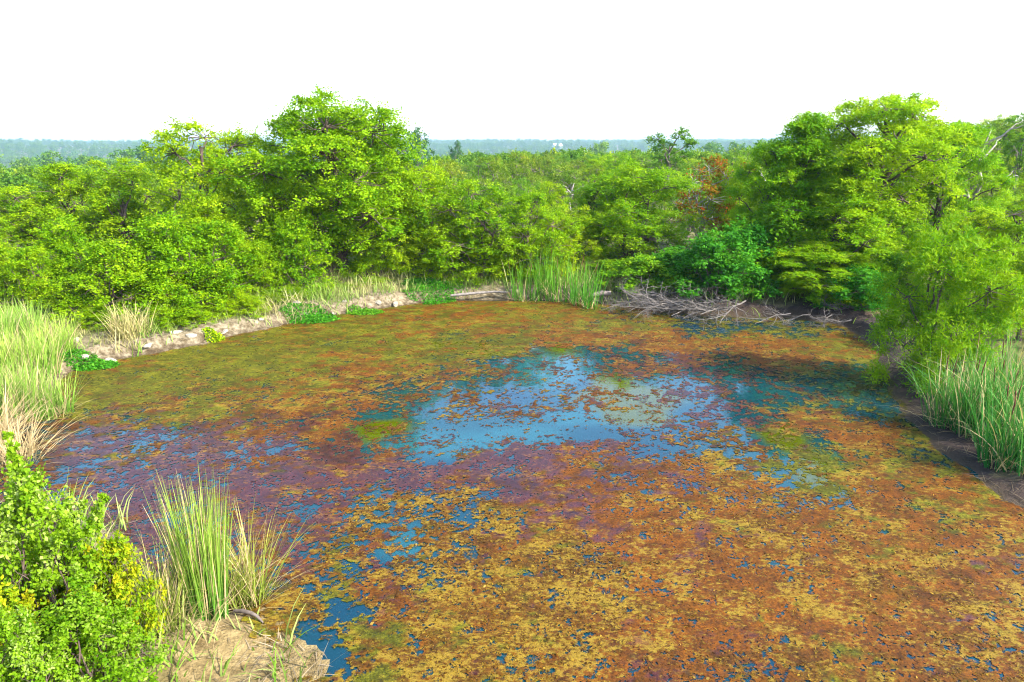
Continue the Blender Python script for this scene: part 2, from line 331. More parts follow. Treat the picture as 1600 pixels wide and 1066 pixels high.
# quick reject by a coarse shore distance before the fine one
csd = sdist(*np.meshgrid(ax_[::8], ay_[::8])).reshape(len(ay_[::8]), len(ax_[::8]))
cin = np.repeat(np.repeat(csd, 8, 0), 8, 1)[:AX.shape[0], :AX.shape[1]]
keep = (cin < .8)
fx, fy = AX[keep], AY[keep]
fsd = np.full(AX.shape, 9.0)
fsd[keep] = sdist(fx, fy)
jx = (rs.rand(len(fx))-.5)*CELL*.55; jy = (rs.rand(len(fx))-.5)*CELL*.55
wgt = np.zeros((len(fx), 5)); tot = np.zeros(len(fx))
dxw = (fbm(fx*.9, fy*.9, 61, 4)-.5)*2.2; dyw = (fbm(fx*.9, fy*.9, 62, 4)-.5)*2.2     # warp, so that zones do not read as round
for (cx, cy), cv in zip(CXY, CV):
    s = .055*math.hypot(cx, cy) + .12
    w = 1.0/(((fx+dxw-cx)**2 + (fy+dyw-cy)**2)/(s*s) + .25)**2.2
    wgt += w[:, None]*cv[None]; tot += w
wgt /= tot[:, None]
cover = wgt[:, 0] - .05*smooth(19, 11, fy) - .02
n_big = fbm(fx*.85, fy*.85, 11, 5, .6); n_mid = fbm(fx*2.8, fy*2.8, 13, 4, .65); n_fine = fbm(fx*8, fy*8, 15, 3, .7)
n_xf = fbm(fx*14, fy*14, 19, 2, .7)
u = .17*n_big + .27*n_mid + .32*n_fine + .24*n_xf
rank = np.empty(len(u)); rank[np.argsort(u)] = np.linspace(0, 1, len(u))              # turn the noise into an even spread so that cover is a share
excess = cover - rank                                       # > 0 where algae floats
sc = np.stack([wgt[:, 1+k] + .95*(fbm(fx*f, fy*f, 100+9*k, 4, .62)-.5)*1.6 for k, f in enumerate((1.7, 1.3, 3.6, 2.2))], 1)
sc += np.stack([(fbm(fx*4, fy*6, 180+9*k, 4, .7)-.5)*1.9 for k in range(4)], 1)
ex = np.exp(sc*8); ex /= ex.sum(1, keepdims=True)
PAL = np.array([(.094, .029, .0002), (.046, .009, .0065), (.075, .030, .001), (.052, .053, .0002)])
acol = ex @ PAL
yel = np.clip(ex[:, 2]*.50 + ex[:, 0]*.28 + ex[:, 3]*.39 + ex[:, 1]*.26 + (fbm(fx*2.2, fy*3.0, 301, 4, .65)-.5)*1.1, 0, 1)
acol *= (.25 + 1.5*n_fine)[:, None]*(.35+1.3*n_mid)[:, None]
olv = ex[:, 3]
wet = np.clip(ex[:, 1]*1.0 + ex[:, 0]*.25 + ex[:, 3]*.25, 0, 1)
hgt = .005 + np.clip(excess, 0, .4)*.008 + ex[:, 2]*.012*n_fine + .007*n_fine
full = np.zeros((AX.size,)); fidx = np.full(AX.size, -1); fidx[np.flatnonzero(keep.ravel())] = np.arange(len(fx))
ii = np.arange(AX.size).reshape(AX.shape)
F = np.stack([ii[:-1, :-1], ii[:-1, 1:], ii[1:, 1:], ii[1:, :-1]], -1).reshape(-1, 4)
F = fidx[F]; F = F[(F >= 0).all(1)]
sdk = fsd[keep]; bch = np.exp(-((fx+3.1)**2+(fy-8.1)**2)/1.9); beachw = .12 + .8*smooth(.2, .6, bch)*fbm(fx*2, fy*2, 66, 3)*1.6
hgt = np.where((bch > .1) & (sdk > -.2), np.maximum(hgt, terrain_z(fx, fy, sdk)+.012+.02*n_fine), hgt)
F = F[(excess[F].max(1) > -.34) & (sdk[F].min(1) < beachw[F].max(1))]
used = np.unique(F); rm = np.full(len(fx), -1); rm[used] = np.arange(len(used))
AV = np.stack([fx+jx, fy+jy, hgt], 1)[used]
def algae_material():
    m, nt, out = mat('algae'); ps = pos(nt); c = attr(nt, 'col').outputs['Color']
    n1, n2 = noise(nt, 26, 4, .7, ps), noise(nt, 70, 2, .6, ps)
    k = mixc(nt, maprange(nt, n1.outputs[0], .3, .72), (.3, .32, .4), (1.6, 1.55, 1.2))
    c2 = mixc(nt, 1.0, c, k, 'MULTIPLY')
    st = N(nt, 'ShaderNodeMapping'); st.inputs['Scale'].default_value = (8.5, 13, 1); st.inputs['Rotation'].default_value = (0, 0, .35); nt.links.new(ps, st.inputs[0])
    ny = noise(nt, 1.0, 6, .74, st.outputs[0])
    th = N(nt, 'ShaderNodeMath', operation='ADD'); nt.links.new(ny.outputs[0], th.inputs[0]); nt.links.new(maprange(nt, attr(nt, 'yel').outputs['Fac'], 0, 1, -.18, .18), th.inputs[1])
    yc = mixc(nt, attr(nt, 'olv').outputs['Fac'], (.175, .112, .009), (.112, .108, .003))
    yc = mixc(nt, attr(nt, 'red').outputs['Fac'], yc, (.125, .042, .003))
    yc = mixc(nt, maprange(nt, n2.outputs[0], .3, .7), mixc(nt, 1.0, yc, (.55, .5, .45), 'MULTIPLY'), mixc(nt, 1.0, yc, (1.3, 1.3, 1.3), 'MULTIPLY'))
    c2 = mixc(nt, maprange(nt, th.outputs[0], .46, .58), c2, yc)
    wet = attr(nt, 'wet').outputs['Fac']
    p = N(nt, 'ShaderNodeBsdfPrincipled')
    nt.links.new(c2, p.inputs['Base Color']); nt.links.new(maprange(nt, wet, 0, 1, .75, .5), p.inputs['Roughness'])
    p.inputs['Specular IOR Level'].default_value = .15
    nt.links.new(maprange(nt, wet, .3, 1.0, 0, .38), p.inputs['Coat Weight']); p.inputs['Coat Roughness'].default_value = .12
    b = N(nt, 'ShaderNodeBump'); b.inputs['Strength'].default_value = .55; b.inputs['Distance'].default_value = .02
    nt.links.new(n1.outputs[0], b.inputs['Height']); nt.links.new(b.outputs[0], p.inputs['Normal'])
    tr = N(nt, 'ShaderNodeBsdfTransparent'); mx = N(nt, 'ShaderNodeMixShader')
    e = N(nt, 'ShaderNodeMath', operation='ADD'); nt.links.new(attr(nt, 'excess').outputs['Fac'], e.inputs[0])
    n4 = noise(nt, 15, 5, .72, ps)
    nt.links.new(maprange(nt, n4.outputs[0], .22, .78, -.62, .62), e.inputs[1])
    e2 = N(nt, 'ShaderNodeMath', operation='ADD'); nt.links.new(e.outputs[0], e2.inputs[0]); e2.inputs[1].default_value = .0
    nt.links.new(maprange(nt, e2.outputs[0], -.07, .07), mx.inputs[0]); nt.links.new(tr.outputs[0], mx.inputs[1]); nt.links.new(p.outputs[0], mx.inputs[2])
    nt.links.new(mx.outputs[0], out.inputs[0]); return m
me = mesh_quads('algae_mat', AV, rm[F], algae_material(), acol[used], {'wet': wet[used], 'excess': excess[used], 'yel': yel[used], 'olv': olv[used], 'red': ex[used, 1]}, True)
tag(obj('algae_mat', me), 'orange, rust and olive algae mat floating over the pond', 'algae', kind='stuff')

# flecks of floating weed standing proud of the mat
rs = np.random.RandomState(8)
pr = np.where((excess > -.12) & (sdk < -.2), .15 + ex[:, 2]*1.4, 0); pr = pr*np.clip(1.5-np.hypot(fx, fy)/22, .05, 1); pr /= pr.sum()
pick = rs.choice(len(fx), 36000, p=pr)
P = np.stack([fx[pick]+(rs.rand(len(pick))-.5)*CELL, fy[pick]+(rs.rand(len(pick))-.5)*CELL, hgt[pick]+.004], 1)
a = rs.rand(len(pick))*6.283; D = np.stack([np.cos(a), np.sin(a), .25*rs.rand(len(pick))], 1)
Nn = norm(np.array([0, 0, 1.0]) + .35*rs.normal(size=(len(pick), 3)))
cc = np.where((rs.rand(len(pick)) < .1+.6*yel[pick]*(ex[pick, 1] < .5))[:, None], np.where((olv[pick] > .5)[:, None], (.095, .085, .003), (.17, .105, .009)), acol[pick])*(.6+.8*rs.rand(len(pick)))[:, None]
cc = np.where((ex[pick, 2] > .4)[:, None], cc*np.array([1.2, 1.2, 1.0]), cc)
mb = MB(); mb.leaves(P, D, Nn, .016+.06*rs.rand(len(pick))**3, .012+.035*rs.rand(len(pick))**3, np.clip(cc, 0, .6))
tag(obj('floating_weed', mb.mesh('floating_weed', BLADE)), 'small yellow flecks of weed floating on the pond surface', 'weed', kind='stuff')

# ------------------------------------------------------------------ trees
GREEN = np.array([(.08, .21, .002), (.19, .34, .002), (.31, .43, .006)])
LIME = np.array([(.09, .23, .002), (.20, .34, .002), (.33, .43, .008)])
DEEP = np.array([(.02, .15, .008), (.05, .24, .012), (.12, .32, .012)])
OLIVE = np.array([(.065, .15, .008), (.13, .225, .014), (.23, .29, .05)])
FEATH = np.array([(.08, .24, .002), (.18, .35, .002), (.29, .42, .008)])
RED = np.array([(.13, .19, .006), (.26, .09, .008), (.38, .025, .008)])
PALEG = np.array([(.10, .22, .004), (.20, .33, .008), (.40, .48, .14)])
YEL = np.array([(.12, .24, .004), (.26, .33, .006), (.42, .36, .010)])
TEAL = np.array([(.03, .10, .04), (.07, .17, .06), (.14, .24, .10)])
GREYB, BROWNB, PALEB = np.array((.16, .13, .11)), np.array((.085, .062, .048)), np.array((.24, .215, .19))

def polyline(a, b, n, wig, rng, sag=0.0):
    t = np.linspace(0, 1, n)[:, None]; p = a*(1-t) + b*t
    w = rng.normal(size=(n, 3))*wig; w[0] = 0; w[-1] = 0
    p = p + w; p[:, 2] -= sag*(4*t*(1-t))[:, 0]; return p

def sprays(mb, rng, C, R, nsp, nlf, L, Wd, pal, droop, flat, updir=.35, twig=None, spread=.75):
    """leafy sprays bursting out of each clump centre C (n,3) with clump radius R (n,)"""
    n = len(C); M = n*nsp
    d = rng.normal(size=(M, 3)); d[:, 2] = d[:, 2]*flat + updir*np.abs(rng.normal(size=M))*.7; d = norm(d)
    c = np.repeat(C, nsp, 0); r = np.repeat(R, nsp)*(.65+.6*rng.rand(M))
    cv = np.repeat(rng.rand(n), nsp)*.55 + rng.rand(M)*.25
    t = (.15 + .85*(np.arange(nlf)+.5)/nlf)[None, :] + (rng.rand(M, nlf)-.5)*.15
    p = c[:, None] + d[:, None]*(r[:, None]*t)[..., None]; p[:, :, 2] -= droop*(r[:, None]*t**2)
    p = p + rng.normal(size=p.shape)*(.09*r)[:, None, None]
    dd = d[:, None]*(1-spread) + rng.normal(size=p.shape)*spread*.75; dd[:, :, 2] -= droop*.6
    nn = np.array([0, 0, .6]) + d[:, None]*.8 + rng.normal(size=p.shape)*.36
    v = np.clip(cv[:, None]*1.0 + rng.normal(size=(M, nlf))*.16, 0, 1).ravel()
    col = np.where(v[:, None] < .5, pal[0]+(pal[1]-pal[0])*v[:, None]*2, pal[1]+(pal[2]-pal[1])*(v[:, None]-.5)*2)
    k = M*nlf; sz = .7+.6*rng.rand(k)
    mb.leaves(p.reshape(-1, 3), norm(dd.reshape(-1, 3)), norm(nn.reshape(-1, 3)), L*sz, Wd*sz, col)

def profile(shape, t):
    if shape == 'round': return math.sqrt(max(0.05, 1-((t-.42)/.62)**2))
    if shape == 'bush': return max(.18, (1-t**1.7))**.7
    if shape == 'cone': return max(.15, (1-t)**.75*1.05)
    if shape == 'vase': return .45+.55*math.sin(min(1, t*1.15)*math.pi*.62)
    return 1.0

def template(seed, H, Wd, base=.25, lobes=9, clumps=9, cr=.55, nsp=10, nlf=9, leaf=(.14, .08), pal=GREEN, shape='round',
             stems=1, droop=.2, flat=.8, tr=.14, bark=BROWNB, lobe_r=.42, bare=0, shoots=0, spread=.75, zsq=.78, leader=.82, updir=.35):
    rng = np.random.RandomState(seed); wood, crown = MB(), MB()
    tops = []
    for s in range(stems):
        an = rng.rand()*6.283; off = 0 if stems == 1 else Wd*.06
        a0 = np.array([math.cos(an)*off, math.sin(an)*off, -.15])
        lean = (Wd*.05 if stems == 1 else Wd*.26*(.4+.8*rng.rand()))
        a1 = np.array([math.cos(an)*lean, math.sin(an)*lean, H*leader*(1 if stems == 1 else .6+.35*rng.rand())])
        p = polyline(a0, a1, 9, H*.012, rng); rr = tr*(1 if stems == 1 else .6)*np.linspace(1, .22, 9)**.9; rr[0] *= 1.35
        wood.tube(p, rr, bark*(.85+.3*rng.rand()), 7); tops.append(p)
    allC, allR = [], []
    for i in range(lobes):
        t = (i+.5)/lobes if shape != 'round' else min(.97, max(.03, (i+.5)/lobes + .1*(rng.rand()-.5)))
        e = profile(shape, t)*Wd*.5
        an = i*2.399 + rng.rand()*.8
        LR = Wd*lobe_r*(.72+.4*rng.rand())*(1-.30*t)
        rad = max(0, e-LR*.75)*(.65+.4*rng.rand())
        zc = H*base + (H*(1-base)-LR*.55)*t + LR*.1
        lc = np.array([math.cos(an)*rad, math.sin(an)*rad, zc])
        st = tops[i % len(tops)]; k = min(len(st)-2, int(len(st)*np.clip((zc/H-.22)/leader, .12, .9)))
        wood.tube(polyline(st[k], lc, 6, LR*.07, rng, sag=-LR*.1), np.linspace(.42, .16, 6)*tr, bark*(.8+.4*rng.rand()), 5)
        d = rng.normal(size=(clumps, 3)); d[:, 2] += .28; d = norm(d)
        cpos = lc + d*LR*(.72+.36*rng.rand(clumps))[:, None]*np.array([1, 1, zsq])
        cpos[:, 2] = np.maximum(cpos[:, 2], .12*H*base+.15)
        for j in range(clumps):
            wood.tube(polyline(lc, cpos[j], 4, LR*.08, rng), np.linspace(.13, .03, 4)*tr+.004, bark*(.8+.5*rng.rand()), 3)
        allC.append(cpos); allR.append(cr*(.7+.65*rng.rand(clumps)))
    C, R = np.concatenate(allC), np.concatenate(allR)
    for q in range(shoots):
        c0 = C[rng.randint(len(C))]; od = c0*np.array([1, 1, 0]); od = od/(np.linalg.norm(od)+.01)
        c1 = c0 + (od*(.2+.5*rng.rand()) + np.array([rng.normal()*.2, rng.normal()*.2, .5+.5*rng.rand()]))*H*.17
        wood.tube(polyline(c0, c1, 6, .012, rng), np.linspace(.010, .003, 6), bark, 4)
        tt = np.linspace(.4, 1, 3)[:, None]; C = np.concatenate([C, c0*(1-tt)+c1*tt]); R = np.concatenate([R, cr*np.array([.42, .34, .26])])
    if bare:
        m = rng.rand(len(C)) > bare; C, R = C[m], R[m]
    sprays(crown, rng, C, R, nsp, nlf, leaf[0], leaf[1], pal, droop, flat, updir, spread=spread)
    V = np.concatenate(crown.V); lo, hi = np.percentile(V, .4, axis=0), np.percentile(V, 99.6, axis=0)
    return dict(trunk=wood.mesh('trunk', BARK, True), crown=crown.mesh('crown', LEAF), H=hi[2], W=.5*((hi[0]-lo[0])+(hi[1]-lo[1])))

T = {}
T['bigelm'] = [template(1, 10.2, 8.6, .14, 28, 18, .64, 15, 15, (.125, .075), GREEN, 'round', 1, .22, .7, .26, lobe_r=.24)]
T['elm'] = [template(11+i, 7.2, 5.6, .14, 14, 12, .54, 14, 13, (.108, .065), (GREEN, LIME, GREEN)[i], 'round', 1+i % 2, .2, .75, .16, lobe_r=.31) for i in range(3)]
T['bush'] = [template(21+i, 3.6, 3.9, .03, 12, 11, .42, 13, 12, (.088, .055), (LIME, GREEN, LIME, GREEN)[i], 'bush', 4, .12, .8, .07, lobe_r=.29, updir=.6) for i in range(4)]
T['feather'] = [template(31+i, 9.0, 6.2, (.10, .30, .12)[i], 24, 12, .52, 13, 15, (.15, .046), FEATH, ('cone', 'round', 'round')[i], 1, .38, .5, .2, lobe_r=.20, spread=.6, zsq=.65, leader=.9) for i in range(3)]
T['willow'] = [template(41+i, 5.2, 4.6, .06, 14, 13, .54, 14, 16, (.15, .034), (LIME, np.clip(LIME*np.array([.9, .95, 1.2]), 0, 1))[i], 'round', 2, .25, .7, .1, lobe_r=.30, spread=.55, updir=.7) for i in range(2)]
T['oak'] = [template(51+i, 6.4, 5.4, .18, 10, 9, .5, 9, 8, (.16, .10), (OLIVE, OLIVE*np.array([.8, 1.05, .9]), OLIVE*np.array([1.2, 1.05, .8]))[i], 'round', 1, .1, .75, .16, GREYB, lobe_r=.31) for i in range(3)]
T['deep'] = [template(61+i, 4.0, 4.6, .04, 12, 10, .5, 11, 10, (.15, .09), (DEEP, GREEN*.6+DEEP*.4)[i], 'bush', 4, .15, .8, .08, lobe_r=.29) for i in range(2)]
T['red'] = [template(71, 5.6, 4.4, .25, 9, 10, .45, 9, 8, (.15, .08), RED, 'round', 2, .2, .8, .12, PALEB*.9, lobe_r=.32, bare=.42)]
T['pale'] = [template(81, 3.4, 3.0, .04, 26, 6, .30, 9, 9, (.085, .058), PALEG, 'bush', 7, .1, 1.1, .05, lobe_r=.17, updir=1.1, zsq=1.3, shoots=26)]
T['pale'] += [template(82, 2.6, 2.8, .04, 20, 6, .28, 9, 9, (.08, .052), GREEN*.4+PALEG*.5, 'bush', 6, .1, 1.1, .05, lobe_r=.18, updir=1.0, zsq=1.2, shoots=18)]
T['yellow'] = [template(83, 1.6, 1.9, .04, 14, 6, .22, 8, 9, (.07, .042), YEL, 'bush', 6, .15, 1.0, .03, lobe_r=.2, updir=.8, zsq=1.2, shoots=14)]
T['teal'] = [template(84, 8.5, 5.5, .45, 8, 8, .6, 9, 9, (.2, .12), TEAL, 'round', 1, .2, .7, .2, PALEB*.8, lobe_r=.26)]
T['topoak'] = [template(85, 9.0, 5.0, .5, 8, 9, .5, 9, 8, (.17, .11), OLIVE*np.array([.7, .95, .6]), 'vase', 1, .1, .7, .2, GREYB, lobe_r=.22)]

rt = random.Random(5)
NAMES = dict(bigelm='elm_tree', elm='elm_tree', bush='leafy_bush', feather='cypress_tree', willow='willow_tree', oak='oak_tree', deep='shore_shrub',
             red='red_leaved_tree', pale='leafy_bush', yellow='yellow_bush', teal='cottonwood_tree', topoak='oak_tree')
CATS = dict(bush='bush', deep='shrub', pale='bush', yellow='bush')
def put(kind, var, loc, sxy, sz, rz, label, group=None, lean=0):
    t = T[kind][var % len(T[kind])]
    e = bpy.data.objects.new(NAMES[kind], None); COL.objects.link(e); e.empty_display_size = .3
    e.location = loc; e.scale = (sxy, sxy, sz); e.rotation_euler = (lean, 0, rz)
    obj('trunk', t['trunk'], e); obj('crown', t['crown'], e)
    tag(e, label, CATS.get(kind, 'tree'), group); return e
def plant(kind, var, px, bpy_, tpy, wpx, label, group=None, rz=None):
    """stand a tree on the ground seen at (px, bpy_), as tall and wide as the photo shows it"""
    z = .8
    for _ in range(4):
        p = gp(px, bpy_, z); z = tz(p[0], p[1])
    d = ray(px, tpy); H = CAM_H + d[2]*(p[1]/d[1]) - z
    depth = p[1]*cp + (CAM_H-z)*sp_; wid = wpx*depth/FPX
    t = T[kind][var % len(T[kind])]
    return put(kind, var, (p[0], p[1], z-.05), wid/t['W'], H/t['H'], rt.random()*6.283 if rz is None else rz, label, group)

HERO = [
 # left bank, the tree line behind the bushes
 ('bigelm', 0, 540, 420, 148, 290, 'tallest broad elm tree rising above the left bank woodland', 0.6),
 ('elm', 0, 345, 418, 192, 195, 'elm with a pointed top left beside the tallest elm', 2.0),
 ('elm', 1, 212, 410, 248, 150, 'rounded bright elm between the pointed elm and the flat elm', None),
 ('elm', 2, 128, 408, 255, 165, 'flat topped bushy elm behind the bank of bushes', None),
 ('elm', 1, 45, 415, 292, 150, 'low pale elm at the left end of the tree line', None),
 ('elm', 0, 648, 425, 250, 150, 'elm leaning on the right shoulder of the tallest elm', None),
 ('elm', 1, 738, 440, 282, 160, 'yellow green elm over the head of the pond', None),
 ('elm', 2, 826, 436, 300, 140, 'rounded elm behind the far cattails', None),
 ('elm', 0, 435, 425, 270, 120, 'narrow dark elm in the gap beside the tallest elm', None),
 ('elm', 2, 705, 430, 325, 110, 'small shaded elm under the yellow green elm', None),
 ('elm', 1, 885, 420, 320, 110, 'small elm beside the round willow', None),
 # bushes along the left bank
 ('bush', 0, 185, 492, 372, 165, 'lime bush at the left end of the bank hedge', None),
 ('bush', 1, 275, 484, 335, 170, 'tall green bush in the middle of the bank hedge', None),
 ('bush', 2, 352, 474, 345, 150, 'lime bush above the pale bank', None),
 ('bush', 3, 255, 492, 410, 130, 'low green bush in front of the bank hedge', None),
 ('bush', 0, 472, 456, 330, 125, 'upright pyramid bush under the tallest elm', None),
 ('bush', 2, 410, 466, 375, 100, 'small lime bush next to the pyramid bush', None),
 ('bush', 3, 585, 432, 362, 95, 'rounded bush under the trunk of the tallest elm', None),
 ('bush', 1, 655, 436, 360, 95, 'dark green bush at the head of the pond', None),
 ('bush', 2, 60, 482, 385, 110, 'tall lime bush standing behind the pale reeds', None),
 ('bush', 0, 10, 478, 375, 110, 'pale bush half hidden behind the tall lime bush', None),
 ('bush', 1, 120, 470, 340, 130, 'green bush at the back of the bank hedge', None),
 ('bush', 3, 745, 438, 352, 120, 'dense green bush over the low creeping plants', None),
 ('bush', 2, 815, 434, 356, 100, 'yellowish bush left of the far cattails', None),
 ('bush', 0, 860, 430, 350, 95, 'bright bush behind the far cattails', None),
 ('bush', 1, 330, 440, 300, 140, 'leafy bush in front of the pointed elm', None),
 # far right of the head of the pond
 ('willow', 0, 990, 405, 255, 190, 'round feathery willow behind the shore shrubs', None),
 ('red', 0, 1100, 392, 244, 120, 'half bare tree with red leaves beside the round willow', 1.0),
 ('willow', 1, 1150, 390, 262, 105, 'slim yellow willow beside the red leaved tree', None),
 ('oak', 1, 1075, 370, 262, 110, 'olive oak standing behind the red leaved tree', None),
 ('elm', 2, 925, 400, 285, 100, 'dull green elm squeezed behind the round willow', None),
 # right bank
 ('feather', 0, 1238, 432, 178, 190, 'pointed cypress left of the tallest cypress', None),
 ('feather', 1, 1345, 428, 148, 235, 'tallest cypress with a domed feathery crown', 1.2),
 ('feather', 2, 1452, 420, 195, 165, 'cypress on the right shoulder of the tallest cypress', None),
 ('feather', 0, 1300, 455, 245, 190, 'shaded cypress hanging over the dark corner of the pond', None),
 ('deep', 0, 1120, 462, 362, 150, 'deep green shrub over the bleached brush', None),
 ('deep', 1, 1005, 455, 398, 115, 'low shrub at the left end of the bleached brush', None),
 ('deep', 1, 1215, 468, 320, 165, 'bright sided shrub below the pointed cypress', None),
 ('deep', 0, 1175, 472, 410, 120, 'dark low shrub drooping over the bank roots', None),
 ('feather', 2, 1255, 490, 370, 165, 'young cypress drooping to the water at the dark corner', None),
 ('deep', 1, 1065, 462, 410, 90, 'small dark shrub behind the bleached brush', None),
 ('feather', 2, 1290, 492, 392, 150, 'drooping cypress bough over the roots in the dark corner', None),
 ('deep', 0, 1240, 487, 412, 110, 'dark shrub right of the drooping bank shrub', None),
 ('deep', 1, 1305, 497, 428, 90, 'small shrub at the root tangle of the dark corner', None),
 ('deep', 0, 1105, 474, 425, 120, 'low spreading shrub lying over the bleached brush', None),
 ('deep', 1, 1388, 474, 395, 85, 'dark shrub beside the cypress trunks behind the right bank willow', None),
 ('elm', 2, 1405, 440, 345, 110, 'shaded green tree behind the cypress trunks', None),
 ('deep', 0, 1055, 464, 385, 120, 'emerald shrub behind the middle of the bleached brush', None),
 ('deep', 1, 955, 462, 405, 85, 'green shrub between the far cattails and the brush', None),
 ('deep', 0, 1160, 470, 345, 130, 'tall emerald shrub left of the bright sided shrub', None),
 ('willow', 0, 1455, 604, 350, 180, 'yellow green willow leaning over the right bank mud', None),
 ('elm', 0, 1562, 470, 318, 150, 'broad green tree behind the right bank willow', None),
 ('elm', 2, 1590, 540, 378, 130, 'green bushy tree at the back of the right cattails', None),
 ('bush', 3, 1530, 520, 395, 100, 'round bush between the right bank willow and the cattails', None),
 ('elm', 1, 1500, 470, 325, 140, 'leafy tree right of the cypress trunks', None),
 ('deep', 0, 1335, 500, 415, 110, 'dark shrub among the cypress roots', None),
 ('feather', 2, 1195, 425, 225, 120, 'narrow cypress at the left end of the cypress group', None),
 ('elm', 0, 1600, 430, 300, 130, 'green tree behind the broad green tree on the right', None),
 # beyond the tree line
 ('teal', 0, 655, 330, 200, 62, 'pale blue green cottonwood above the tree line', None),
 ('topoak', 0, 1042, 320, 200, 78, 'dark oak with two knobbed heads against the sky', 0.4),
 ('topoak', 0, 1582, 300, 178, 60, 'spindly dark oak with an umbrella head on the skyline', 2.4),
 ('teal', 0, 714, 290, 219, 24, 'small dark cottonwood alone above the woodland', None),
 ('oak', 2, 700, 345, 250, 95, 'brownish oak behind the yellow green elm', None),
 ('oak', 2, 768, 335, 245, 80, 'russet tinged oak behind the head of the pond', None),
 ('oak', 0, 880, 340, 258, 90, 'grey limbed oak left of the round willow', None),
]
for (k, v, px, by, ty, w, lab, rz) in HERO: plant(k, v, px, by, ty, w, lab, None, rz)

for i, (px, by, w, h) in enumerate(((150, 512, 70, 34), (205, 522, 60, 26), (250, 512, 75, 34), (300, 506, 70, 30), (345, 496, 70, 30), (390, 490, 70, 28), (432, 482, 60, 26),
        (500, 470, 66, 26), (540, 466, 66, 26), (585, 460, 66, 28), (625, 458, 60, 26), (455, 474, 60, 30), (360, 486, 70, 40), (690, 446, 60, 30), (725, 442, 50, 30))):
    plant('bush', i % 4, px, by, by-h, w, 'low green weedy growth along the top of the pale bank', 'low weeds along the bank top')
# near bank, lower left
for (k, v, px, by, ty, w, lab) in (
    ('pale', 0, 95, 1010, 690, 215, 'bright bush with pale leaves on the near bank'),
    ('pale', 1, -40, 960, 700, 220, 'dark green bush beside the pale leaved bush'),
    ('pale', 1, 150, 1085, 905, 190, 'low green bush at the foot of the pale leaved bush'),
    ('yellow', 0, 205, 1010, 835, 115, 'yellow leaved bush between the pale bush and the cattails'),
    ('yellow', 0, 20, 1075, 905, 150, 'yellow bush in front of the pale leaved bush'),
    ('pale', 0, 55, 1150, 940, 180, 'small pale bush at the very edge of the near bank'),
    ('yellow', 0, 120, 985, 870, 130, 'small yellow bush under the pale leaved bush')):
    plant(k, v, px, by, ty, w, lab)

# woodland behind: individual trees out to about 115 m
heroXY = np.array([[o.location.x, o.location.y] for o in COL.objects if o.type == 'EMPTY'])
rng = np.random.RandomState(77); cand = []
R0, R1 = 41.0, 118.0
while len(cand) < 330:
    r = math.sqrt(R0**2 + (R1**2-R0**2)*rng.rand()**1.15); a = (rng.rand()*2-1)*math.radians(42)
    x, y = r*math.sin(a), r*math.cos(a)
    if sdist([x], [y])[0] < 7: continue
    if np.min(np.hypot(heroXY[:, 0]-x, heroXY[:, 1]-y)) < 2.4: continue
    if cand and np.min(np.hypot(np.array(cand)[:, 0]-x, np.array(cand)[:, 1]-y)) < 3.0: continue
    cand.append((x, y))
for i, (x, y) in enumerate(cand):
    r = math.hypot(x, y); a = math.atan2(x, y); h = 4.3 + 1.5*rng.rand() + 1.2*smooth(.3, .55, a)*rng.rand()
    if x < -12: h *= .82
    h *= .68 + .32*smooth(50, 85, r)
    ax = a*180/math.pi
    where = ('behind the hedge on the left bank' if ax < -20 else 'behind the tallest elm' if ax < -7 else 'behind the head of the pond' if ax < 4 else
             'behind the round willow and red tree' if ax < 18 else 'behind the cypresses')
    if rng.rand() < .24:
        k, v, g = 'elm', rng.randint(3), 'green trees in the woodland behind the pond'
        lab = ('leafy green woodland tree ', 'lime green woodland tree ', 'round green woodland tree on one stem ')[v] + where
    else:
        k, v, g = 'oak', rng.randint(3), 'olive oaks in the woodland behind the pond'
        lab = ('olive scrub oak ', 'darker green scrub oak ', 'yellowish scrub oak ')[v] + where
    t = T[k][v]; s = h/t['H']
    put(k, v, (x, y, tz(x, y)-.1), s*(1.0+.35*rng.rand()), s, rng.rand()*6.283, lab, g)

